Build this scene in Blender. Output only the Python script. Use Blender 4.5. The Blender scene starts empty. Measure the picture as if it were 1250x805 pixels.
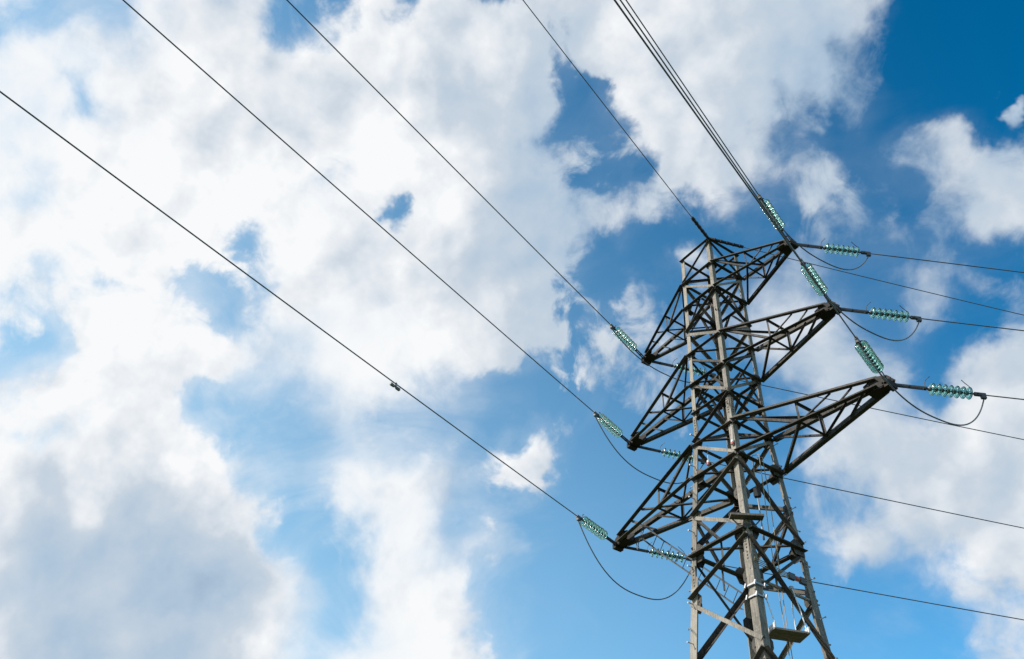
# Lattice strain tower of a power line seen from below, under a blue sky with broken cloud.
import bpy, math, random
from mathutils import Vector, Matrix
random.seed(4)
R = math.radians
scn = bpy.context.scene
COL = scn.collection

# ------------------------------------------------------------------ camera
cam_data = bpy.data.cameras.new('camera')
cam_data.sensor_width = 36.0
cam_data.lens = 33.35
cam_data.clip_start = 0.05
cam_data.clip_end = 6000.0
cam = bpy.data.objects.new('camera', cam_data)
COL.objects.link(cam)
fwd = Vector((-0.63391, 0.39590, 0.66439)).normalized()
rgt = Vector((0.56509, 0.82361, 0.04839)).normalized()
upv = rgt.cross(fwd).normalized()
rgt = fwd.cross(upv)
m = Matrix((rgt, upv, -fwd)).transposed().to_4x4()
m.translation = (12.464, -14.015, 1.6)
cam.matrix_world = m
scn.camera = cam

# ------------------------------------------------------------------ light
SUN_AZ, SUN_EL = R(198.0), R(36.0)          # azimuth clockwise from +Y
sun_dir = Vector((math.sin(SUN_AZ) * math.cos(SUN_EL), math.cos(SUN_AZ) * math.cos(SUN_EL), math.sin(SUN_EL)))
sun_data = bpy.data.lights.new('sun', 'SUN')
sun_data.energy = 5.0
sun_data.angle = R(0.53)
sun_data.color = (1.0, 0.945, 0.86)
sun = bpy.data.objects.new('sun', sun_data)
sun.rotation_euler = sun_dir.to_track_quat('Z', 'Y').to_euler()
sun.location = (0, 0, 60)
COL.objects.link(sun)

scn.view_settings.view_transform = 'Standard'
scn.view_settings.look = 'None'
scn.view_settings.gamma = 1.0
scn.view_settings.exposure = 0.0
scn.view_settings.use_curve_mapping = False
scn.cycles.use_adaptive_sampling = True
scn.cycles.adaptive_threshold = 0.01
scn.cycles.max_bounces = 10
scn.cycles.transmission_bounces = 8
scn.cycles.caustics_refractive = False
scn.cycles.caustics_reflective = False

# ------------------------------------------------------------------ sky
# Cloud cover and cloud tone (0 to 9) read off the weather of the day: one row for every 2.5 degrees of
# elevation from 16 to 64, one figure for every 1.6 degrees of azimuth from -108 to -8.
COVER = [
    '999999888888888887888888567987631000000000000002566666666666666',
    '999999999998888887888897568987531000000000000001456666666666666',
    '678999999999999998888896568987521000000000000000256666666667778',
    '345667899999999999999975336887521000000000001232256677788889999',
    '432345567789999999998742247887521000000000012234667899999999999',
    '445432344556558999998622368986421000000000123687889999999999999',
    '753445432334777888765434688987422100000000113457889999999999998',
    '357653445532578875233334565555223211111111113678888999999988776',
    '864457654335888888886456654433112221122222245788864688887665444',
    '567754457876556665346789986554222233233223346787654334554444568',
    '765678754688887543469999999998766423334334567886567764445678999',
    '146765666998888764689999999999988644345434556665445566789999864',
    '642257863699999999999999989999988654233344333334454457887754310',
    '777532468999999999976799878999998766667654565456654456742210112',
    '777754334799999999998999999999998633357987777655434432210012110',
    '776432246889999878999999999999765444457999998878886543110000000',
    '643323588888764334578999999999876433457999998999999874100000000',
    '332357888877531223578777888877787656788999987778999876420000000',
    '246788887764212345787656786544555667788999998767899997653000000',
    '788888776431223467876567876445555667788999998876789999876420000',
]
TONE = [
    '677777777777777643445579999999988776666666677777777777777777777',
    '765667777777777543455589999999988776666666677777777777777777777',
    '998876566777776433445699999999988776666666677777777777777777777',
    '999999887655664444433678999999888776666666667777777777777777777',
    '999999999988876755445788999998888776666666667777777777777777777',
    '999999999999999865668999999998888776666666667777777777777777777',
    '999999999999999888999999999987888776666666666677777777777776666',
    '999999999999998899999999999998888776666666666666666777666666665',
    '999999999999999999999999999999888776666666666666666666666655555',
    '999999999999999999999999999999877776666666666666665555555555555',
    '999999999999899999999999999888877666666666667776666655555556666',
    '999999999999999999999888888777765555566666666665556655566666555',
    '999999999999999999888888888776654444566666665555555555665555555',
    '999999999998877888889999999986544445677777766665555555655555555',
    '999999999999887777788999988876554455678887666555554445555555555',
    '999998889988888877778888776666554455678887766544333455555555555',
    '999988999888777789999988765666555555678887777665544565555555555',
    '998899988877777889999998766777766666788887776666654456555555555',
    '889998887777778999999998766666666666788877776666655445555555555',
    '999888777777889999999987666666666666778887777666666544456555555',
]
AZ0, AZ1, EL0, EL1 = R(-108), R(-8), R(16), R(64)

world = bpy.data.worlds.new('World')
scn.world = world
world.use_nodes = True
NT = world.node_tree
NT.nodes.clear()


class G:
    """Small helper that wires shader nodes."""
    def __init__(self, tree):
        self.t = tree

    def n(self, kind, **props):
        nd = self.t.nodes.new(kind)
        for k, v in props.items():
            setattr(nd, k, v)
        return nd

    def put(self, sock, v):
        if isinstance(v, bpy.types.NodeSocket):
            self.t.links.new(v, sock)
        elif v is not None:
            sock.default_value = v

    def math(self, op, a, b=None, c=None, clamp=False):
        nd = self.n('ShaderNodeMath', operation=op, use_clamp=clamp)
        self.put(nd.inputs[0], a)
        self.put(nd.inputs[1], b)
        self.put(nd.inputs[2], c)
        return nd.outputs[0]

    def vec(self, op, a, b=None, c=None, scale=None):
        nd = self.n('ShaderNodeVectorMath', operation=op)
        self.put(nd.inputs[0], a)
        self.put(nd.inputs[1], b)
        self.put(nd.inputs[2], c)
        if scale is not None:
            self.put(nd.inputs['Scale'], scale)
        return nd.outputs['Value'] if op in ('DOT_PRODUCT', 'LENGTH') else nd.outputs[0]

    def smooth(self, v, lo, hi, a=0.0, b=1.0):
        nd = self.n('ShaderNodeMapRange', interpolation_type='SMOOTHSTEP')
        for k, x in zip(range(5), (v, lo, hi, a, b)):
            self.put(nd.inputs[k], x)
        return nd.outputs[0]

    def noise(self, v, scale, detail=4.0, rough=0.5, lac=2.0, dist=0.0):
        nd = self.n('ShaderNodeTexNoise', noise_dimensions='3D')
        self.put(nd.inputs['Vector'], v)
        nd.inputs['Scale'].default_value = scale
        nd.inputs['Detail'].default_value = detail
        nd.inputs['Roughness'].default_value = rough
        nd.inputs['Lacunarity'].default_value = lac
        nd.inputs['Distortion'].default_value = dist
        return nd

    def ramp(self, fac, stops, interp='LINEAR'):
        nd = self.n('ShaderNodeValToRGB')
        cr = nd.color_ramp
        cr.interpolation = interp
        while len(cr.elements) > 1:
            cr.elements.remove(cr.elements[-1])
        for i, (p, c) in enumerate(stops):
            e = cr.elements[0] if i == 0 else cr.elements.new(p)
            e.position = p
            e.color = (c[0], c[1], c[2], 1)
        self.put(nd.inputs[0], fac)
        return nd.outputs[0]

    def mix(self, fac, a, b, blend='MIX'):
        nd = self.n('ShaderNodeMix', data_type='RGBA', blend_type=blend)
        self.put(nd.inputs[0], fac)
        self.put(nd.inputs[6], a)
        self.put(nd.inputs[7], b)
        return nd.outputs[2]


def build_sky():
    g = G(NT)
    d = g.n('ShaderNodeTexCoord').outputs['Generated']
    # ragged edges: bend the direction a little before looking the weather up
    w1 = g.vec('SUBTRACT', g.noise(d, 5.0, 3.0, 0.55).outputs['Color'], (0.5, 0.5, 0.5))
    w2 = g.vec('SUBTRACT', g.noise(d, 17.0, 4.0, 0.6).outputs['Color'], (0.5, 0.5, 0.5))
    dw = g.vec('MULTIPLY_ADD', w1, (WARP1,) * 3, d)
    dw = g.vec('NORMALIZE', g.vec('MULTIPLY_ADD', w2, (WARP2,) * 3, dw))
    s = g.n('ShaderNodeSeparateXYZ')
    g.put(s.inputs[0], dw)
    az = g.math('ARCTAN2', s.outputs[0], s.outputs[1])
    el = g.math('ARCSINE', s.outputs[2])
    fa = g.math('MULTIPLY_ADD', az, 1 / (AZ1 - AZ0), -AZ0 / (AZ1 - AZ0))
    fe = g.math('MULTIPLY_ADD', el, 1 / (EL1 - EL0), -EL0 / (EL1 - EL0), clamp=True)
    f1 = g.math('MULTIPLY', fa, 2.0, clamp=True)
    f2 = g.math('MULTIPLY_ADD', fa, 2.0, -1.0, clamp=True)
    n = len(COVER)
    acc = [(0, 0, 0), (0, 0, 0)]
    for j in range(n):
        stops = []
        if j:
            stops.append(((j - 1) / (n - 1), (0, 0, 0)))
        stops.append((j / (n - 1), (1, 1, 1)))
        if j < n - 1:
            stops.append(((j + 1) / (n - 1), (0, 0, 0)))
        wj = g.ramp(fe, stops, 'EASE')
        for half in (0, 1):
            cs = [(k / 31, (int(COVER[j][k + 31 * half]) / 9, int(TONE[j][k + 31 * half]) / 9, 0)) for k in range(32)]
            rj = g.ramp((f1, f2)[half], cs, 'CARDINAL')
            acc[half] = g.vec('MULTIPLY_ADD', wj, rj, acc[half])
    right_half = g.math('GREATER_THAN', fa, 0.5)
    mp = g.n('ShaderNodeSeparateXYZ')
    g.put(mp.inputs[0], g.mix(right_half, acc[0], acc[1]))
    # beyond the table the unseen cloud is thinned to cut fill light on the tower
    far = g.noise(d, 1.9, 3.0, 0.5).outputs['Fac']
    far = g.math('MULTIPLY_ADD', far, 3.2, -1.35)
    known = g.math('MULTIPLY', g.smooth(fa, 0.0, 0.04), g.smooth(fa, 1.0, 0.96))
    known = g.math('MULTIPLY', known, g.math('MULTIPLY', g.smooth(el, EL0 - 0.05, EL0 + 0.02), g.smooth(el, EL1 + 0.06, EL1 - 0.02)))
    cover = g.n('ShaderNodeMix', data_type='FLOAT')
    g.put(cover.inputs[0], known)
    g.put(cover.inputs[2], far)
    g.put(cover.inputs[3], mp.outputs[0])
    tone = g.n('ShaderNodeMix', data_type='FLOAT')
    g.put(tone.inputs[0], known)
    tone.inputs[2].default_value = 0.8
    g.put(tone.inputs[3], mp.outputs[1])
    cover, tone = cover.outputs[0], tone.outputs[0]
    # single small clouds and gaps: (direction, half sizes along azimuth and height, tilt, weight)
    dp = g.vec('MULTIPLY_ADD', w2, (0.07,) * 3, d)
    for c, ra, rb, tilt, wt in PUFFS:
        c = Vector(c).normalized()
        zz = c
        xx = Vector((c.y, -c.x, 0)).normalized()
        yy = zz.cross(xx)
        ca, sa = math.cos(tilt), math.sin(tilt)
        x2, y2 = xx * ca + yy * sa, yy * ca - xx * sa
        rot = Matrix((x2, y2, x2.cross(y2))).transposed().to_euler()
        mpn = g.n('ShaderNodeMapping', vector_type='TEXTURE')
        g.put(mpn.inputs['Vector'], dp)
        mpn.inputs['Location'].default_value = c
        mpn.inputs['Rotation'].default_value = rot
        mpn.inputs['Scale'].default_value = (ra, rb, max(ra, rb))
        gr = g.n('ShaderNodeTexGradient', gradient_type='SPHERICAL')
        g.put(gr.inputs[0], mpn.outputs[0])
        cover = g.math('MULTIPLY_ADD', gr.outputs['Fac'], wt, cover)
    # billows: ragged where the cover is thin, closed where it is thick
    core = g.math('MULTIPLY', cover, 1.0, clamp=True)
    da = g.vec('MULTIPLY_ADD', w1, (0.05,) * 3, d)
    n1 = g.noise(da, 8.5, 9.0, 0.55, 2.1, 0.35).outputs['Fac']
    n2 = g.noise(g.vec('ADD', da, tuple(sun_dir * 0.022)), 8.5, 5.0, 0.5, 2.1).outputs['Fac']
    n3 = g.noise(da, 27.0, 8.0, 0.58, 2.0, 0.5).outputs['Fac']
    amp = g.math('MULTIPLY_ADD', core, -NFALL, 1.0)
    wob = g.math('MULTIPLY', g.math('SUBTRACT', n1, 0.5), NAMP)
    wob = g.math('MULTIPLY_ADD', g.math('SUBTRACT', n3, 0.5), NAMP3, wob)
    dens = g.math('MULTIPLY_ADD', wob, amp, g.math('MULTIPLY_ADD', cover, 1.14, -0.07))
    soft = g.smooth(g.noise(d, 3.1, 2.0, 0.5).outputs['Fac'], 0.36, 0.64, A_LO + 0.26, A_LO + 0.80)
    thick = g.smooth(dens, A_LO, soft)
    # thin haze: thicker towards the horizon and on the sunny side
    sh = Vector((sun_dir.x, sun_dir.y, 0)).normalized() * 0.62
    hz = g.vec('DOT_PRODUCT', d, (sh.x, sh.y, -0.9))
    hz = g.smooth(hz, HAZE_LO, HAZE_HI, 0.0, HAZE_MAX)
    # a thin torn veil hangs round the clouds and in their gaps
    dv = g.vec('MULTIPLY', da, (1.0, 1.6, 2.2))
    n5 = g.noise(dv, 4.2, 7.0, 0.6, 2.0, 0.8).outputs['Fac']
    veil = g.math('MULTIPLY_ADD', g.math('SUBTRACT', n5, 0.5), 1.5, cover)
    veil = g.math('MULTIPLY_ADD', hz, 0.4, veil)
    veil = g.smooth(veil, 0.20, 1.05, 0.0, g.math('MULTIPLY_ADD', hz, 0.85, 0.16))
    alpha = g.math('SUBTRACT', 1.0, g.math('MULTIPLY', g.math('SUBTRACT', 1.0, thick), g.math('SUBTRACT', 1.0, veil)))
    n1s = g.noise(da, 8.5, 5.0, 0.5, 2.1).outputs['Fac']
    relief = g.math('SUBTRACT', n1s, n2)
    n4 = g.noise(da, 6.0, 5.0, 0.5).outputs['Fac']
    lit = g.math('MULTIPLY_ADD', relief, RELIEF, tone)
    lit = g.math('MULTIPLY_ADD', g.math('SUBTRACT', n4, 0.5), 0.34, lit, clamp=True)
    cloud = g.ramp(lit, CLOUD_RAMP, 'LINEAR')
    sky = g.n('ShaderNodeTexSky', sky_type='NISHITA')
    sky.sun_disc = False
    sky.sun_elevation = SUN_EL
    sky.sun_rotation = SUN_AZ
    sky.altitude = 200.0
    sky.air_density = AIR
    sky.dust_density = DUST
    sky.ozone_density = OZONE
    gm = g.n('ShaderNodeGamma')
    gm.inputs[1].default_value = SKY_GAMMA
    g.put(gm.inputs[0], g.vec('SCALE', sky.outputs[0], scale=SKY_STRENGTH))
    hs = g.n('ShaderNodeHueSaturation')
    hs.inputs['Hue'].default_value = SKY_HUE
    hs.inputs['Saturation'].default_value = SKY_SAT
    hs.inputs['Value'].default_value = SKY_VAL
    g.put(hs.inputs['Color'], gm.outputs[0])
    air = g.mix(hz, hs.outputs[0], (*HAZE_COL, 1))
    out = g.vec('SCALE', g.mix(alpha, air, cloud), scale=1 / SKY_STRENGTH)
    bg = g.n('ShaderNodeBackground')
    g.put(bg.inputs['Color'], out)
    bg.inputs['Strength'].default_value = SKY_STRENGTH
    wo = g.n('ShaderNodeOutputWorld')
    NT.links.new(bg.outputs[0], wo.inputs['Surface'])


SKY_STRENGTH = 0.12
WARP1, WARP2 = 0.11, 0.06
NAMP, NAMP3, NFALL = 2.3, 1.25, 0.66
A_LO = 0.36
RELIEF = 1.25
AIR, DUST, OZONE = 1.0, 0.6, 3.0
SKY_GAMMA = 1.5
SKY_HUE, SKY_SAT, SKY_VAL = 0.478, 1.32, 2.7
HAZE_LO, HAZE_HI, HAZE_MAX = -1.05, -0.19, 0.70
HAZE_COL = (0.48, 0.75, 0.93)
CLOUD_RAMP = [(0.0, (0.28, 0.40, 0.55)), (0.36, (0.435, 0.56, 0.70)), (0.66, (0.58, 0.66, 0.75)),
              (0.85, (0.78, 0.82, 0.87)), (1.0, (0.94, 0.955, 0.97))]
PUFFS = [
    ((-0.6269, 0.242, 0.7405), 0.026, 0.019, 0.9, -1.0),      # blue gap in the big cloud
    ((-0.6903, 0.4616, 0.5572), 0.075, 0.048, -0.6, 0.56),     # lone puff
    ((-0.1792, 0.6419, 0.7456), 0.03, 0.011, -0.3, 0.6),     # thin streak
    ((-0.7436, 0.4559, 0.4891), 0.04, 0.03, 0.0, 0.5),
    ((-0.484, 0.5094, 0.7115), 0.03, 0.03, 0.0, 0.6),
]
build_sky()

# ------------------------------------------------------------------ materials
def material(name, build):
    mt = bpy.data.materials.new(name)
    mt.use_nodes = True
    t = mt.node_tree
    t.nodes.clear()
    g = G(t)
    bsdf = g.n('ShaderNodeBsdfPrincipled')
    build(g, bsdf)
    o = g.n('ShaderNodeOutputMaterial')
    t.links.new(bsdf.outputs[0], o.inputs['Surface'])
    return mt


def bump(g, b, height, strength, dist):
    nd = g.n('ShaderNodeBump')
    nd.inputs['Strength'].default_value = strength
    nd.inputs['Distance'].default_value = dist
    g.put(nd.inputs['Height'], height)
    g.put(b.inputs['Normal'], nd.outputs[0])


def steel(light, dark, rust, amount):
    """Weathered galvanised or painted steel with grime and rust blooms."""
    def f(g, b):
        pos = g.n('ShaderNodeNewGeometry').outputs['Position']
        rnd = g.n('ShaderNodeObjectInfo').outputs['Random']
        big = g.noise(pos, 1.7, 5.0, 0.6).outputs['Fac']
        fine = g.noise(pos, 26.0, 6.0, 0.65).outputs['Fac']
        spots = g.noise(pos, 7.0, 7.0, 0.7).outputs['Fac']
        streak = g.noise(g.vec('MULTIPLY', pos, (1.0, 1.0, 0.12)), 30.0, 4.0, 0.6).outputs['Fac']
        k = g.math('MULTIPLY_ADD', g.math('SUBTRACT', streak, 0.5), 0.7, g.math('MULTIPLY_ADD', rnd, 0.30, g.math('MULTIPLY_ADD', fine, 0.5, g.math('MULTIPLY', big, 0.6))))
        col = g.mix(g.smooth(k, 0.45, 1.0), (*light, 1), (*dark, 1))
        col = g.mix(g.smooth(spots, amount, amount + 0.16), col, (*rust, 1))
        g.put(b.inputs['Base Color'], col)
        g.put(b.inputs['Roughness'], g.math('MULTIPLY_ADD', fine, 0.3, 0.5))
        b.inputs['Specular IOR Level'].default_value = 0.12
        bump(g, b, fine, 0.25, 0.004)
    return f


def plain(col, rough=0.6, metal=0.0, vary=0.25, scale=20.0):
    def f(g, b):
        pos = g.n('ShaderNodeTexCoord').outputs['Object']
        nz = g.noise(pos, scale, 5.0, 0.6).outputs['Fac']
        lo = tuple(c * (1 - vary) for c in col)
        hi = tuple(min(1, c * (1 + vary)) for c in col)
        g.put(b.inputs['Base Color'], g.mix(nz, (*lo, 1), (*hi, 1)))
        g.put(b.inputs['Roughness'], g.math('MULTIPLY_ADD', nz, 0.2, rough - 0.1))
        b.inputs['Metallic'].default_value = metal
    return f


def glass(g, b):
    b.inputs['Base Color'].default_value = (0.44, 0.82, 0.68, 1)
    b.inputs['Roughness'].default_value = 0.14
    b.inputs['IOR'].default_value = 1.5
    b.inputs['Transmission Weight'].default_value = 1.0


def grass_ground(g, b):
    pos = g.n('ShaderNodeNewGeometry').outputs['Position']
    a = g.noise(pos, 0.08, 6.0, 0.6).outputs['Fac']
    c = g.noise(pos, 3.0, 8.0, 0.7).outputs['Fac']
    col = g.ramp(g.math('MULTIPLY_ADD', c, 0.6, g.math('MULTIPLY', a, 0.5)),
                 [(0.35, (0.022, 0.032, 0.010)), (0.55, (0.042, 0.056, 0.017)), (0.75, (0.09, 0.085, 0.035))])
    g.put(b.inputs['Base Color'], col)
    b.inputs['Roughness'].default_value = 0.95
    bump(g, b, c, 0.8, 0.08)


M = dict(
    leg=material('galvanised_leg_lit_strut_steel', steel((0.37, 0.328, 0.27), (0.15, 0.132, 0.11), (0.12, 0.07, 0.045), 0.57)),  # also on flat struts, whose sunlit look is put in as lighter colour
    brace=material('weathered_shaded_brace_steel', steel((0.13, 0.115, 0.098), (0.036, 0.032, 0.029), (0.075, 0.04, 0.025), 0.56)),  # weathered, and darkened in the colour itself to stand for shaded undersides
    tip=material('dark_plate_steel', steel((0.05, 0.043, 0.037), (0.03, 0.025, 0.022), (0.08, 0.045, 0.03), 0.6)),
    cap=material('galvanised_cap', plain((0.22, 0.22, 0.21), 0.5, 0.3)),
    zinc=material('bright_zinc', plain((0.40, 0.40, 0.40), 0.5, 0.5)),
    fitting=material('dull_fitting_steel', plain((0.10, 0.10, 0.095), 0.55, 0.5)),
    wire=material('aluminium_conductor', plain((0.14, 0.135, 0.125), 0.55, 0.3, 0.2, 60.0)),
    glass=material('green_insulator_glass', glass),
    rope=material('hemp_rope', plain((0.42, 0.33, 0.22), 0.9, 0.0, 0.3, 90.0)),
    white=material('white_painted_board', plain((0.72, 0.72, 0.70), 0.6, 0.0, 0.1, 8.0)),
    wood=material('platform_wood', plain((0.30, 0.25, 0.20), 0.8, 0.0, 0.4, 14.0)),
    black=material('black_rubber', plain((0.02, 0.02, 0.02), 0.6, 0.0)),
    red=material('faded_red_paint', plain((0.55, 0.12, 0.09), 0.6, 0.0, 0.2)),
    concrete=material('footing_concrete', plain((0.33, 0.32, 0.30), 0.9, 0.0, 0.2, 5.0)),
    grass=material('meadow', grass_ground),
)


# ------------------------------------------------------------------ mesh helpers
class MB:
    """Collects simple solids into one mesh."""
    def __init__(self):
        self.v, self.f = [], []

    def add(self, verts, faces):
        o = len(self.v)
        self.v += [tuple(x) for x in verts]
        self.f += [tuple(i + o for i in f) for f in faces]
        return self

    def prism(self, ring0, ring1):
        n = len(ring0)
        return self.add(list(ring0) + list(ring1),
                        [(i, (i + 1) % n, n + (i + 1) % n, n + i) for i in range(n)] +
                        [tuple(range(n - 1, -1, -1)), tuple(range(n, 2 * n))])

    def box(self, c, ax, ay, az):
        c, ax, ay, az = Vector(c), Vector(ax), Vector(ay), Vector(az)
        r = [c + sx * ax + sy * ay - az for sx, sy in ((-1, -1), (1, -1), (1, 1), (-1, 1))]
        return self.prism(r, [p + 2 * az for p in r])

    def angle(self, p0, p1, size, th, u, v):
        """Rolled L section from p0 to p1; its heel runs through the points, its legs point along u and v."""
        p0, p1 = Vector(p0), Vector(p1)
        ax = (p1 - p0).normalized()
        u = Vector(u)
        u = (u - ax * u.dot(ax)).normalized()
        v = Vector(v)
        v = (v - ax * v.dot(ax) - u * v.dot(u)).normalized()
        prof = [(0, 0), (size, 0), (size, th), (th, th), (th, size), (0, size)]
        if u.cross(v).dot(ax) < 0:
            prof.reverse()
        return self.prism([p0 + u * a + v * b for a, b in prof], [p1 + u * a + v * b for a, b in prof])

    def tube(self, pts, r, n=6, r1=None):
        pts = [Vector(p) for p in pts]
        rings = []
        ref = Vector((0.13, 0.31, 0.94))
        for i, p in enumerate(pts):
            a = pts[max(i - 1, 0)]
            b = pts[min(i + 1, len(pts) - 1)]
            t = (b - a).normalized()
            x = t.cross(ref).normalized()
            y = t.cross(x)
            ri = r if r1 is None else r + (r1 - r) * i / (len(pts) - 1)
            rings.append([p + (x * math.cos(k * math.tau / n) + y * math.sin(k * math.tau / n)) * ri for k in range(n)])
        vs = [q for ring in rings for q in ring]
        fs = []
        for i in range(len(pts) - 1):
            for k in range(n):
                a, b = i * n + k, i * n + (k + 1) % n
                fs.append((a, a + n, b + n, b))
        fs.append(tuple(range(n)))
        fs.append(tuple(range(len(vs) - 1, len(vs) - 1 - n, -1)))
        return self.add(vs, fs)

    def lathe(self, prof, c=(0, 0, 0), ax=(0, 0, 1), n=20):
        """prof: (radius, height) pairs turned round axis ax through c."""
        c, ax = Vector(c), Vector(ax).normalized()
        x = ax.cross(Vector((0.21, 0.87, 0.35))).normalized()
        y = ax.cross(x)
        vs = [c + ax * hh + (x * math.cos(k * math.tau / n) + y * math.sin(k * math.tau / n)) * rr
              for rr, hh in prof for k in range(n)]
        fs = []
        for i in range(len(prof) - 1):
            for k in range(n):
                a, b = i * n + k, i * n + (k + 1) % n
                fs.append((a, b, b + n, a + n))
        fs.append(tuple(range(n - 1, -1, -1)))
        fs.append(tuple(range((len(prof) - 1) * n, len(prof) * n)))
        return self.add(vs, fs)

    def mesh(self, name, mat, smooth=False):
        me = bpy.data.meshes.new(name)
        me.from_pydata(self.v, [], self.f)
        me.materials.append(M[mat])
        if smooth:
            me.polygons.foreach_set('use_smooth', [True] * len(me.polygons))
        me.update()
        return me

    def build(self, name, mat, parent=None, smooth=False):
        return link(name, self.mesh(name, mat, smooth), parent)


def link(name, data, parent=None):
    o = bpy.data.objects.new(name, data)
    COL.objects.link(o)
    if parent is not None:
        o.parent = parent
    return o


def tag(o, label, cat, group=None):
    o['label'] = label
    o['category'] = cat
    if group:
        o['group'] = group
    return o


def empty(name, loc=(0, 0, 0)):
    o = link(name, None)
    o.location = loc
    o.empty_display_size = 0.3
    return o


# ------------------------------------------------------------------ ground
gm = MB()
N = 24
for i in range(N + 1):
    for j in range(N + 1):
        x, y = (i / N - 0.5) * 5000, (j / N - 0.5) * 5000
        gm.v.append((x, y, 0.0 if abs(x) + abs(y) < 420 else 2.5 * math.sin(x * 0.004) * math.cos(y * 0.005)))
for i in range(N):
    for j in range(N):
        a = i * (N + 1) + j
        gm.f.append((a, a + N + 1, a + N + 2, a + 1))
ground = gm.build('ground', 'grass')
ground['kind'] = 'structure'

# ------------------------------------------------------------------ tower
ZT, TU, TL, MU, ML, LU, LL = 20.65, 19.745, 18.842, 17.247, 16.261, 14.507, 13.60
ZK = 15.01
KY = 0.99


def half(z):
    return 0.605 + (0.539 - 0.605) * (z - ZK) / (ZT - ZK) if z >= ZK else 0.605 + 0.0648 * (ZK - z)


SG = dict(F=(1, -1), L=(-1, -1), R=(1, 1), B=(-1, 1))


def node(n, z):
    return Vector((SG[n][0] * half(z), SG[n][1] * half(z) * KY, z))


tower = empty('lattice_tower')
tag(tower, 'tall weathered steel lattice tower with three tiers of pointed cross arms', 'pylon')

# legs: two lengths of heavy angle each, with bolts to climb on
for n, (sx, sy) in SG.items():
    mb = MB()
    mb.angle(node(n, ZK), node(n, ZT + 0.06), 0.115, 0.012, (-sx, 0, 0), (0, -sy, 0))
    leg = mb.build('leg', 'leg', tower)
    mb = MB()
    mb.angle(node(n, 11.15), node(n, ZK - 0.003), 0.14, 0.015, (-sx, 0, 0), (0, -sy, 0))
    mid = mb.build('leg', 'leg', tower)
    mb = MB()
    mb.angle(node(n, 0.25), node(n, 11.147), 0.19, 0.018, (-sx, 0, 0), (0, -sy, 0))
    low = mb.build('leg', 'leg', tower)
    # splice plates with three bolts where two lengths meet
    for z in (ZK, 11.15, 6.2):
        mb = MB()
        for ax, nrm in (((-sx, 0, 0), (0, sy, 0)), ((0, -sy, 0), (sx, 0, 0))):
            ax, nrm = Vector(ax), Vector(nrm)
            wd = 0.05 if z > 12 else 0.068
            c = node(n, z) + ax * (wd + 0.012) + nrm * 0.010
            mb.box(c, ax * wd, Vector((0, 0, 0.26)), nrm * 0.006)
            for k in (-0.19, -0.12, -0.05, 0.05, 0.12, 0.19):
                b0 = c + Vector((0, 0, k)) + nrm * 0.006
                mb.lathe([(0.018, 0), (0.018, 0.016)], b0, nrm, 6)
        mb.build('splice_plate', 'leg', mid if z > 12 else low)
    if n in 'LR':
        z, k = 7.6, 0
        while z < 15.0:
            out = Vector((sx, 0, 0)) if k % 2 == 0 else Vector((0, sy, 0))
            p = node(n, z) + (Vector((0, -sy, 0)) if k % 2 == 0 else Vector((-sx, 0, 0))) * (0.06 if z > 11.1 else 0.09)
            sb = MB().tube([p - out * 0.03, p + out * 0.15], 0.010, 6)
            sb.lathe([(0.02, 0), (0.02, 0.015)], p + out * 0.15, out, 6)
            sb.build('step_bolt', 'zinc', mid if z > 11.1 else low)
            z += 0.42
            k += 1
    fo = MB()
    b = node(n, 0)
    fo.prism([b + Vector((sgx * 0.42, sgy * 0.42, -0.6)) for sgx, sgy in ((-1, -1), (1, -1), (1, 1), (-1, 1))],
             [b + Vector((sgx * 0.30, sgy * 0.30, 0.25)) for sgx, sgy in ((-1, -1), (1, -1), (1, 1), (-1, 1))])
    ft = fo.build('footing', 'concrete', tower)
    MB().box(b + Vector((0, 0, 0.262)), (0.22, 0, 0), (0, 0.22, 0), (0, 0, 0.01)).build('base_plate', 'leg', ft)

FACES = dict(Yn=('L', 'F', (0, -1, 0)), Xp=('F', 'R', (1, 0, 0)), Yp=('R', 'B', (0, 1, 0)), Xn=('B', 'L', (-1, 0, 0)))
lift = {k: 0 for k in FACES}


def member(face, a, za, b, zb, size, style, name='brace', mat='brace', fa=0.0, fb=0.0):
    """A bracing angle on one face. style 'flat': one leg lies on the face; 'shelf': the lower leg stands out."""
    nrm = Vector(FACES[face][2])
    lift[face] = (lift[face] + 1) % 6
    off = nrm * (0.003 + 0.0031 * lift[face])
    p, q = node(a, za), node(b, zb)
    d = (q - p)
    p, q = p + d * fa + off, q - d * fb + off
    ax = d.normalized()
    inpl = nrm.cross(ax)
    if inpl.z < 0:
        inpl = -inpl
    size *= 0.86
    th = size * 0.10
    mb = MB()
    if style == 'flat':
        mat = 'leg'  # lighter steel colour stands in for sun on these struts
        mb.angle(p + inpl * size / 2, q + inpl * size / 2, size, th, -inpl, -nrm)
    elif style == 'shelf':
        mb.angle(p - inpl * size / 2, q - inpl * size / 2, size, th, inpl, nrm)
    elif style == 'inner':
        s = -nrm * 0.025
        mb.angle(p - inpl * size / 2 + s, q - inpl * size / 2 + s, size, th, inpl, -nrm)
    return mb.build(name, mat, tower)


def between(p, q, size, u, v, parent, name='brace', mat='brace'):
    return MB().angle(p, q, size, size * 0.10, u, v).build(name, mat, parent)


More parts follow.
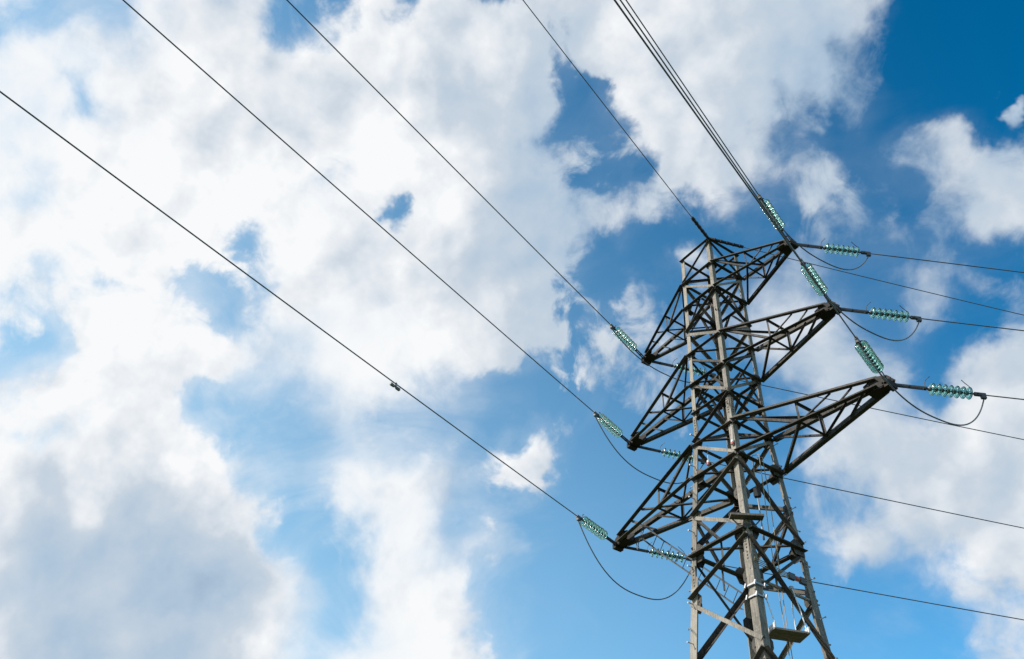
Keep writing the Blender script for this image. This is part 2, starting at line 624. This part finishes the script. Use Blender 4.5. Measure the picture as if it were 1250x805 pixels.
# each face: a (left as seen from outside) and b (right)
for face, (a, b, nrm) in FACES.items():
    near = face in ('Yn', 'Xp')
    hi, lo = (b, a) if face in ('Yn', 'Yp') else (a, b)     # the zigzag starts at the F and B legs
    if face == 'Xn':
        hi, lo = a, b
    if face == 'Yp':
        hi, lo = b, a
    dk = 'shelf' if face in ('Yn', 'Xp') else 'inner'
    # horizontals
    for z, s in ((ZT, 0.09), (TU, 0.10), (TL, 0.11), (MU, 0.10), (ML, 0.115), (15.43, 0.10), (LU, 0.105), (LL, 0.125),
                 (11.68, 0.14), (8.75, 0.13), (5.3, 0.13)):
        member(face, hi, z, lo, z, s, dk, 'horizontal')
    # diagonals: out-standing ones coloured dark as if shaded, flat ones light as if sunlit
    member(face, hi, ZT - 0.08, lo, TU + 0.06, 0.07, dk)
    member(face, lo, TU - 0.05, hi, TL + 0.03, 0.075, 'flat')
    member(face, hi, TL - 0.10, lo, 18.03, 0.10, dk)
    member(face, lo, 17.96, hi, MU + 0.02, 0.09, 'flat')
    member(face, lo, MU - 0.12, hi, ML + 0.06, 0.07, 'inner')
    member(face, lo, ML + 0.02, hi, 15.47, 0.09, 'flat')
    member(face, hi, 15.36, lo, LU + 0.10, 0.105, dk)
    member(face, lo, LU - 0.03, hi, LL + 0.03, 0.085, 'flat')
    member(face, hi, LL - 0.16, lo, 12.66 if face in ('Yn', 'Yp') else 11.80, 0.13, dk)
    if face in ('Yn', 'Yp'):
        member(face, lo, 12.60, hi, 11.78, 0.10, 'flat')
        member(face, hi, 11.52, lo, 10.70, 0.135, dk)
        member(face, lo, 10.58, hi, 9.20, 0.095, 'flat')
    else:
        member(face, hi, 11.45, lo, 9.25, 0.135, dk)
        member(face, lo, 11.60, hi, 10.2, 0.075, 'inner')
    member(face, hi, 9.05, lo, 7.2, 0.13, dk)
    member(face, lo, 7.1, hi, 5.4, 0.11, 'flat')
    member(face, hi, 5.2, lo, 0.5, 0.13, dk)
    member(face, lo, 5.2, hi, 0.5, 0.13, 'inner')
    # light secondary members
    ctr = (node(a, 11.68) + node(b, 11.68)) / 2 - Vector(nrm) * 0.04
    dn = (node(a, 12.6) + node(b, 12.6)) / 2 - Vector(nrm) * 0.05
    between(ctr, ctr + Vector((0, 0, -0.55)), 0.055, (1, 0, 0), (0, 1, 0), tower, 'hanger')
    between(ctr + Vector((0, 0, .02)), node(lo, 12.62) - Vector(nrm) * 0.03, 0.06, (0, 0, 1), nrm, tower)
    for z0, z1 in ((TL, 18.0), (ML, 15.45)):
        c0 = (node(a, z0) + node(b, z0)) / 2 - Vector(nrm) * 0.05
        between(c0, node(hi, z1) - Vector(nrm) * 0.05, 0.055, (0, 0, 1), nrm, tower)
        between(c0 + Vector((0, 0, .012)), node(lo, z1) - Vector(nrm) * 0.06, 0.055, (0, 0, 1), nrm, tower)

# plan bracing inside the body
for z in (TU, TL, MU, ML, LU, LL, 11.68, 8.75):
    s = 0.065
    k = half(z) * 0.93
    between((k, -k, z + 0.02), (-k, k, z + 0.02), s, (0, 0, 1), (1, 1, 0), tower, 'plan_brace')
    between((-k, -k, z + 0.10), (k, k, z + 0.10), s, (0, 0, 1), (1, -1, 0), tower, 'plan_brace')

# gusset plates with bolt heads at the main joints
def gusset(n, z, face, w, hgt, off=-0.024):
    nrm = Vector(FACES[face][2])
    a, b, _ = FACES[face]
    other = b if n == a else a
    ax = (node(other, z) - node(n, z)).normalized()
    c = node(n, z) + ax * (w * 0.5 + 0.015) + nrm * off
    mb = MB()
    up = Vector((0, 0, 1))
    pts = [(-0.5, -0.5), (0.25, -0.5), (0.5, -0.15), (0.5, 0.2), (0.1, 0.5), (-0.5, 0.5)]
    ring = [c + ax * x * w + up * y * hgt for x, y in pts]
    mb.prism([p - nrm * 0.005 for p in ring], [p + nrm * 0.005 for p in ring])
    for x, y in ((-0.3, 0.3), (-0.3, 0), (-0.3, -0.3), (0.1, 0.1), (0.25, -0.1)):
        mb.lathe([(0.016, 0), (0.016, 0.014)], c + ax * x * w + up * y * hgt + nrm * 0.005, nrm, 6)
    mb.build('gusset_plate', 'brace', tower)


for z, w, hh in ((TU, 0.20, 0.24), (TL, 0.24, 0.26), (MU, 0.22, 0.26), (ML, 0.27, 0.30), (15.43, 0.2, 0.26), (LU, 0.26, 0.30),
                 (LL, 0.34, 0.36), (12.6, 0.24, 0.3), (11.68, 0.34, 0.42), (10.6, 0.28, 0.36), (9.15, 0.28, 0.36)):
    for face, (a, b, _) in FACES.items():
        for n in (a, b):
            gusset(n, z, face, w, hh)

for z, w, hh in ((TL, 0.22, 0.2), (ML, 0.26, 0.24), (LL, 0.34, 0.30), (11.68, 0.34, 0.36)):
    gusset('R', z, 'Xp', w, hh, 0.034)

# ------------------------------------------------------------------ cross arms
TIPS = dict(TL=(-2.76, 18.822), TR=(2.704, 18.927), ML=(-3.505, 16.336), MR=(3.426, 16.226),
            LL=(-4.204, 13.623), LR=(4.214, 13.586))
TIER = dict(T=(TU, TL, 'top'), M=(MU, ML, 'middle'), L=(LU, LL, 'bottom'))
AIM = {}


def cross_arm(key):
    x, z = TIPS[key]
    s = 1 if x > 0 else -1
    zu, zl, tier = TIER[key[0]]
    near, far = ('F', 'R') if s > 0 else ('L', 'B')
    big = {'T': 0.85, 'M': 1.0, 'L': 1.15}[key[0]]
    tip = Vector((x, 0, z))
    X, Z = Vector((s, 0, 0)), Vector((0, 0, 1))
    # head of the arm: two cheek plates, a bottom plate and the pin that carries the strings
    mb = MB()
    prof = [(-0.42, 0.02), (-0.10, -0.03), (0.05, 0.0), (0.10, 0.10), (0.03, 0.19), (-0.20, 0.26), (-0.44, 0.19)]
    for sy in (-1, 1):
        ring = [tip + X * a * big + Z * b * big + Vector((0, sy * (0.115 - 0.05 * (a > 0)), 0)) for a, b in prof]
        mb.prism([p - Vector((0, 0.008, 0)) for p in ring], [p + Vector((0, 0.008, 0)) for p in ring])
        for a, b in ((-0.32, 0.07), (-0.32, 0.15), (-0.2, 0.07), (-0.2, 0.18), (-0.06, 0.05)):
            mb.lathe([(0.02, 0), (0.02, 0.02)], tip + X * a * big + Z * b * big + Vector((0, sy * 0.125, 0)), (0, sy, 0), 6)
    mb.box(tip + X * -0.19 * big + Z * 0.0, X * 0.2 * big, (0, 0.13, 0), (0, 0, 0.009))
    mb.box(tip + X * 0.02, X * 0.06, (0, 0.13, 0), (0, 0, 0.07))
    mb.tube([tip + Vector((0, -0.17, 0.03)), tip + Vector((0, 0.17, 0.03))], 0.03, 8)
    arm = mb.build('cross_arm', 'tip', tower)
    AIM[key] = tip + Z * 0.03

    ch = {}
    sz = 0.092 * big
    for nm, leg, zz in (('a', near, zu), ('b', near, zl), ('c', far, zl), ('d', far, zu)):
        sy = SG[leg][1]
        up = nm in 'ad'
        root = node(leg, zz) + Vector((s * 0.005, sy * 0.012, 0.0))
        end = tip + X * (-0.16 * big) + Vector((0, sy * 0.10, 0.17 * big if up else 0.02))
        ch[nm] = (root, end)
        if up:
            MB().angle(root, end, sz, sz * 0.11, (0, sy, 0), (0, 0, 1)).build('chord', 'brace', arm)
        else:
            MB().angle(root, end, sz, sz * 0.11, (0, sy, 0), (0, 0, 1)).build('chord', 'brace', arm)

    def on(nm, t, dz=0.0, dy=0.0):
        r, e = ch[nm]
        return r + (e - r) * t + Vector((0, dy, dz))

    t = 0.46
    yi = 0.02
    am, bm = on('a', t, 0.03, 0.004), on('b', t, 0.03, yi)
    dm, cm = on('d', t, 0.03, -0.004), on('c', t, 0.03, -yi)
    th = 0.052 * big
    br = [(am, bm, (1, 0, 0), (0, 1, 0), 0.9), (dm, cm, (1, 0, 0), (0, -1, 0), 1.0), (am, dm, (0, 0, -1), (1, 0, 0), 0.9),
          (bm, cm, (0, 0, 1), (1, 0, 0), 1.1),
          (on('a', 0.02, 0.03, 0.004), bm + Z * 0.01, (0, 0, 1), (0, 1, 0), 1.0),
          (on('d', 0.02, 0.03, -0.004), cm + Z * 0.01, (0, 0, 1), (0, -1, 0), 1.0),
          (on('c', 0.03, 0.02, -yi), bm + Z * 0.02, (0, 0, 1), (1, 0, 0), 1.05),
          (on('a', 0.03, 0.03, 0.004), dm - Z * 0.03, (0, 0, -1), (1, 0, 0), 0.9),
          (on('a', 0.84, 0.03, 0.004), on('b', 0.70, 0.03, yi), (1, 0, 0), (0, 1, 0), 0.8),
          (on('d', 0.84, 0.03, -0.004), on('c', 0.70, 0.03, -yi), (1, 0, 0), (0, -1, 0), 0.8),
          (on('a', 0.70, 0.03, 0.004), bm + Z * 0.03, (1, 0, 0), (0, 1, 0), 0.75),
          (on('d', 0.70, 0.03, -0.004), cm + Z * 0.03, (1, 0, 0), (0, -1, 0), 0.75)]
    for p, q, u, v, k in br:
        between(p, q, th * k, u, v, arm)


for key in TIPS:
    cross_arm(key)

# ------------------------------------------------------------------ wires
AZ_A, AZ_B = R(-20.3), R(27.3)
DIR_A = Vector((-math.sin(AZ_A), -math.cos(AZ_A), 0))
DIR_B = Vector((math.sin(AZ_B), math.cos(AZ_B), 0))
SPAN = 150.0
SLOPE_A = dict(LL=-0.07, ML=-0.0754, TL=-0.0779, G=-0.0683, TR=-0.0606, MR=-0.0825, LR=-0.117)
SLOPE_B = dict(LL=-0.0901, ML=-0.1271, TL=-0.1278, G=-0.1822, TR=0.0061, MR=0.0085, LR=0.0088)


def along(p, span, key, s):
    d, a = (DIR_A, SLOPE_A[key]) if span == 'A' else (DIR_B, SLOPE_B[key])
    return p + d * s + Vector((0, 0, a * (s - s * s / SPAN)))


def stretch(p, span, key, s0, s1):
    pts, s = [], s0
    while s < s1:
        pts.append(along(p, span, key, s))
        s += 0.8 if s < 30 else 3.0
    pts.append(along(p, span, key, s1))
    return pts


WHERE = {k: f'{TIER[k[0]][2]} arm on the {"ladder" if k[1] == "L" else "platform"} side' for k in TIPS}
LINE = dict(A='overhead span', B='far span')

# one glass disc with its cap, shared by all strings (axis +Z runs from tower to line)
DISC = MB().lathe([(0.036, 0.030), (0.062, 0.036), (0.098, 0.052), (0.122, 0.076), (0.1275, 0.090), (0.122, 0.094),
                   (0.108, 0.078), (0.100, 0.092), (0.092, 0.092), (0.084, 0.072), (0.074, 0.088), (0.066, 0.088),
                   (0.058, 0.068), (0.03, 0.072)], n=24).mesh('insulator_disc', 'glass', True)
CAP = MB().lathe([(0.018, -0.012), (0.034, -0.006), (0.047, 0.008), (0.05, 0.034), (0.046, 0.040), (0.02, 0.042)], n=14)
CAP.lathe([(0.011, 0.066), (0.011, 0.112), (0.017, 0.118), (0.017, 0.126)], n=8)
CAP = CAP.mesh('cap', 'cap', True)
PITCH = 0.127


def insulator_string(key, span):
    p = AIM[key]
    count, link_len = (8, 0.66) if span == 'A' else (7, 0.80)
    d, a = (DIR_A, SLOPE_A[key]) if span == 'A' else (DIR_B, SLOPE_B[key])
    z = along(p, span, key, 1.0) - p
    z.normalize()
    x = z.cross(Vector((0, 0, 1))).normalized()
    y = z.cross(x)                                   # points down
    root = empty('insulator_string', p)
    root.rotation_euler = Matrix((x, y, z)).transposed().to_euler()
    tag(root, f'glass insulator string, {WHERE[key]}, {LINE[span]}', 'insulator', 'glass insulator strings at the arm tips')
    # links: shackle, twin straps, eye
    mb = MB().tube([(0, 0, 0.02), (0, 0, 0.14)], 0.028, 8)
    for sx in (-1, 1):
        mb.box((sx * 0.026, 0, 0.08 + (link_len - 0.1) / 2), (0.006, 0, 0), (0, 0.024, 0), (0, 0, (link_len - 0.12) / 2))
    for zz in (0.12, link_len * 0.5, link_len - 0.05):
        mb.tube([(-0.045, 0, zz), (0.045, 0, zz)], 0.018, 6)
    mb.tube([(0, 0, link_len - 0.10), (0, 0, link_len)], 0.022, 8)
    mb.build('link_rod', 'fitting', root)
    for i in range(count):
        o = link('insulator_disc', DISC, root)
        o.location = (0, 0, link_len + i * PITCH)
        link('cap', CAP, o)
    e = link_len + count * PITCH
    mb = MB().tube([(0, 0, e - 0.012), (0, 0, e + 0.10)], 0.02, 8)
    mb.box((0, 0.0, e + 0.18), (0.025, 0, 0), (0, 0.035, 0), (0, 0, 0.12))
    mb.box((0, 0.05, e + 0.24), (0.03, 0, 0), (0, 0.045, 0), (0, 0, 0.05))
    mb.tube([(-0.05, 0, e + 0.13), (0.05, 0, e + 0.13)], 0.016, 6)
    mb.build('strain_clamp', 'fitting', root)
    for zz, lean in ((link_len - 0.06, 0.05), (e + 0.04, -0.10)):
        h = [(0, 0, zz), (0.01, -0.10, zz + lean * 0.1), (0.02, -0.17, zz + lean * 0.5), (0.04, -0.22, zz + lean * 1.3), (0.09, -0.25, zz + lean * 2.2)]
        MB().tube(h, 0.0075, 6).build('arcing_horn', 'fitting', root)
    return e + 0.26


END = {}
for key in TIPS:
    for span in 'AB':
        END[key, span] = insulator_string(key, span)

for key in TIPS:
    for span in 'AB':
        w = MB().tube(stretch(AIM[key], span, key, END[key, span] - 0.10, SPAN * 0.96), 0.013, 7).build('conductor', 'wire', None, True)
        tag(w, f'long dark power conductor, {WHERE[key]}, {LINE[span]}', 'power line', 'conductors of the two circuits')

JSAG = dict(LL=(1.42, 2.6), ML=(1.15, 2.6), TL=(0.75, 2.4), TR=(1.15, 2.5), MR=(1.15, 2.5), LR=(1.12, 2.6))
for key in TIPS:
    a = along(AIM[key], 'A', key, END[key, 'A'] - 0.02) - Vector((0, 0, 0.09))
    b = along(AIM[key], 'B', key, END[key, 'B'] - 0.02) - Vector((0, 0, 0.09))
    sag, pw = JSAG[key]
    pts = []
    for i in range(41):
        t = i / 40
        t = 0.5 - 0.5 * math.cos(t * math.pi) * (0.75 + 0.25 * abs(2 * t - 1)) if 0 < i < 40 else t
        q = a.lerp(b, t)
        q.z -= sag * (1 - abs(2 * t - 1) ** pw)
        pts.append(q)
    j = MB().tube(pts, 0.0145, 7).build('jumper_cable', 'wire', None, True)
    tag(j, f'slack jumper cable looping under the {WHERE[key]}', 'cable', 'jumper loops under the arm tips')

# earth wire on the peak, dead-ended with thick sleeves
peak = node('F', ZT) + Vector((0.0, 0.0, 0.03))
for span in 'AB':
    w = MB().tube(stretch(peak, span, 'G', 0.85, SPAN * 0.96), 0.011, 7).build('earth_wire', 'wire', None, True)
    sl = MB().tube([along(peak, span, 'G', s) for s in (0.02, 0.2, 0.4, 0.65, 0.95)], 0.042, 8)
    for k in range(5):
        sl.tube([along(peak, span, 'G', 0.15 + 0.17 * k), along(peak, span, 'G', 0.20 + 0.17 * k)], 0.050, 8)
    sl.build('dead_end_sleeve', 'black', w, True)
    tag(w, f'thin earth wire tied to the tower peak, {LINE[span]}', 'power line', 'earth wires on the tower peak')

# vibration damper hung on one conductor
dp = along(AIM['LL'], 'A', 'LL', 8.62)
dz = (along(AIM['LL'], 'A', 'LL', 9.0) - dp).normalized()
dm_ = empty('vibration_damper', dp)
tag(dm_, 'small vibration damper clipped under a lone conductor of the bottom arm', 'damper')
MB().box((0, 0, -0.03), dz * 0.025, dz.cross(Vector((0, 0, 1))) * 0.02, (0, 0, 0.05)).build('clip', 'cap', dm_)
MB().tube([dz * -0.13 + Vector((0, 0, -0.075)), dz * 0.13 + Vector((0, 0, -0.075))], 0.008, 6).build('messenger', 'fitting', dm_)
for s in (-1, 1):
    MB().lathe([(0.018, 0), (0.034, 0.015), (0.036, 0.10), (0.024, 0.115)], dz * s * 0.02 + Vector((0, 0, -0.078)), dz * s, 12).build('weight', 'cap', dm_, True)

# ------------------------------------------------------------------ repair gear left on the tower
# hook ladder from the bottom arm down to the body
lad = empty('hook_ladder', (-1.0, 0.75, 10.9))
tag(lad, 'steel hook ladder slung from the bottom arm across to the tower body', 'ladder')
top, bot = Vector((-3.28, 0.10, 13.58)), Vector((-0.95, 0.80, 11.15))
axis = (bot - top).normalized()
side = axis.cross(Vector((0.0, 1.0, 0.15))).normalized()
if side.z < 0:
    side = -side
o0 = Vector(lad.location)
for s in (-0.15, 0.15):
    for dbl in (-0.03, 0.03):
        off = side * s + axis.cross(side).normalized() * dbl
        p0, p1 = top + off - o0, bot + off - o0
        pts = [p0 + Vector((-0.13, -0.05, -0.20)), p0 + Vector((-0.17, -0.05, -0.05)), p0 + Vector((-0.13, -0.03, 0.08)), p0 + Vector((-0.03, 0, 0.09))]
        pts += [p0.lerp(p1, k / 6) for k in range(1, 7)]
        MB().tube(pts, 0.011, 6).build('rail', 'fitting', lad)
L = (bot - top).length
k = 0.35
while k < L - 0.05:
    c = top + axis * k - o0
    MB().tube([c - side * 0.15, c + side * 0.15], 0.010, 6).build('rung', 'fitting', lad)
    k += 0.28

# suspended seat board
pc = Vector((1.0, -0.30, 9.45))
plat = empty('work_platform', pc)
tag(plat, 'small hanging work platform with pale edge boards beside the front leg', 'platform')
u, v = Vector((0.93, -0.37, 0)), Vector((0.37, 0.93, 0))
for k in range(3):
    MB().box(u * (-0.15 + 0.15 * k), u * 0.071, v * 0.36, (0, 0, 0.018)).build('plank', 'wood', plat)
for s in (-1, 1):
    MB().box(v * s * 0.34 + Vector((0, 0, 0.055)), u * 0.24, v * 0.014, (0, 0, 0.055)).build('edge_board', 'white', plat)
MB().box(u * -0.245 + Vector((0, 0, 0.05)), u * 0.013, v * 0.32, (0, 0, 0.05)).build('edge_board', 'white', plat)
hang = Vector((-0.22, 0.12, 1.12))
for su in (-1, 1):
    for sv in (-1, 1):
        p = u * su * 0.2 + v * sv * 0.31
        q = hang + v * sv * 0.34 + u * su * 0.03
        MB().tube([p + Vector((0, 0, 0.02)), p.lerp(q, 0.5) + u * su * 0.03, q], 0.012, 6).build('strap', 'white', plat)
fl, fr = node('F', 10.52) - pc, node('R', 10.52) - pc
MB().tube([fl + Vector((-0.05, 0, 0)), fr + Vector((-0.05, 0, 0))], 0.035, 8).build('carrying_bar', 'leg', plat)
for sv in (-1, 1):
    MB().lathe([(0.03, -0.05), (0.055, -0.03), (0.055, 0.03), (0.03, 0.05)], hang + v * sv * 0.34, v, 10).build('shackle', 'zinc', plat)

# hand lines from the bottom tier to the ground
for i, (x, y, ph) in enumerate(((0.84, -0.05, 0.0), (0.86, -0.19, 1.3))):
    pts = []
    for k in range(40):
        z = 13.66 - 13.6 * k / 39
        pts.append((x + 0.012 * math.sin(k * 0.5 + ph), y + 0.015 * math.sin(k * 0.37 + 2 * ph), z))
    pts = [(0.60, y, 13.66), (0.70, y, 13.72)] + pts
    r_ = MB().tube(pts, 0.0085, 6).build('hand_line', 'rope', None, True)
    tag(r_, ('thin beige hand line hanging past the outer face of the platform', 'thin beige hand line hanging next to the pulley rod')[i], 'rope', 'hand lines hanging from the bottom tier')

# pulley with a pale insulating rod
pr_ = empty('pulley_rod', (0.70, -0.22, 11.62))
tag(pr_, 'pale insulating rod hanging from a black pulley block', 'rod')
MB().tube([(0, 0, 0), (0, 0, 0.30)], 0.024, 8).build('rod', 'zinc', pr_, True)
MB().tube([(0, 0, 0.30), (0, 0, 1.02)], 0.016, 8).build('rod', 'zinc', pr_, True)
MB().lathe([(0.05, -0.04), (0.085, -0.035), (0.07, 0.0), (0.085, 0.035), (0.05, 0.04)], (0, 0, 1.10), (0.6, -0.8, 0), 16).build('sheave', 'black', pr_)
MB().box((0, 0, 1.13), (0.055, 0.04, 0), (0.03, -0.04, 0), (0, 0, 0.10)).build('block', 'black', pr_)
MB().tube([(0, 0, 1.2), (0.0, 0.0, 1.6), (-0.02, 0.03, 1.98)], 0.012, 6).build('sling', 'rope', pr_)

# bracket shelf bolted round the front leg
fp = node('F', 11.86)
sh_ = empty('bracket_shelf', fp)
tag(sh_, 'narrow steel bracket shelf fixed across the front leg', 'shelf')
sx_ = Vector((0.565, 0.825, 0))
sn_ = Vector((0.825, -0.565, 0))
MB().box(sn_ * 0.07, sx_ * 0.34, sn_ * 0.10, (0, 0, 0.022)).build('board', 'leg', sh_)
MB().box(sn_ * 0.05 + sx_ * -0.23 + Vector((0, 0, 0.05)), sx_ * 0.12, sn_ * 0.06, (0, 0, 0.026)).build('tool_box', 'black', sh_)
for s in (-1, 1):
    MB().tube([sx_ * s * 0.3 + Vector((0, 0, -0.01)), sx_ * s * 0.06 + Vector((0, 0, -0.28))], 0.014, 6).build('stay', 'fitting', sh_)

# clamp band on the front leg
cp = node('F', 10.22)
cl = empty('leg_clamp', cp)
tag(cl, 'bright zinc clamp band bolted round the front leg', 'clamp')
for dz_ in (-0.12, 0.12):
    MB().box((-0.07, -0.03, dz_), (0.13, 0, 0), (0, 0.014, 0), (0, 0, 0.016)).build('band', 'zinc', cl)
    MB().box((0.03, 0.07, dz_ + 0.006), (0.014, 0, 0), (0, 0.13, 0), (0, 0, 0.016)).build('band', 'zinc', cl)
    for q in ((-0.2, -0.06, dz_), (0.06, 0.20, dz_), (0.05, -0.05, dz_)):
        MB().lathe([(0.02, -0.045), (0.02, 0.045)], q, (0.3, 0.1, 1), 8).build('bolt', 'zinc', cl)

# tackle stretched between front and right legs
ta, tb = node('F', 10.88) + Vector((0, 0.05, 0)), node('R', 10.88) + Vector((-0.02, -0.05, 0.02))
tk = empty('rope_tackle', ta)
tag(tk, 'rope tackle with dark blocks stretched between two legs above the platform', 'tackle')
dv = tb - ta
for k in range(4):
    o = Vector((0.01 * k, 0, 0.035 * k - 0.05))
    MB().tube([o, dv * 0.5 + o * 0.8 - Vector((0, 0, 0.02)), dv + o * 0.6], 0.009, 6).build('fall', 'rope', tk)
for t in (0.66, 0.86):
    MB().box(dv * t + Vector((0.0, 0, 0.0)), dv.normalized() * 0.085, (0.035, 0, 0), (0, 0, 0.065)).build('block', 'fitting', tk)
MB().lathe([(0.02, -0.06), (0.05, -0.04), (0.05, 0.04), (0.02, 0.06)], dv * 0.76, dv.normalized(), 10).build('ratchet', 'red', tk)

# little marker tags
for (pos, lab) in ((node('F', 13.93) + Vector((-0.05, -0.03, 0)), 'small red and white tag on the front leg at the bottom arms'),
                   ((-0.35, -0.50, 13.98), 'small red and white tag on a cord inside the tower body')):
    pos = Vector(pos)
    tg = empty('marker_tag', pos)
    tag(tg, lab, 'tag')
    MB().lathe([(0.02, -0.11), (0.035, -0.09), (0.035, 0.02), (0.02, 0.04)], (0, 0, 0), (0, 0.1, 1), 10).build('tag_body', 'white', tg)
    MB().lathe([(0.037, -0.10), (0.037, -0.04)], (0, -0.002, 0), (0, 0.1, 1), 10).build('tag_band', 'red', tg)
    MB().tube([(0, 0, 0.03), (0.0, 0.02, 0.46)], 0.008, 5).build('cord', 'white', tg)
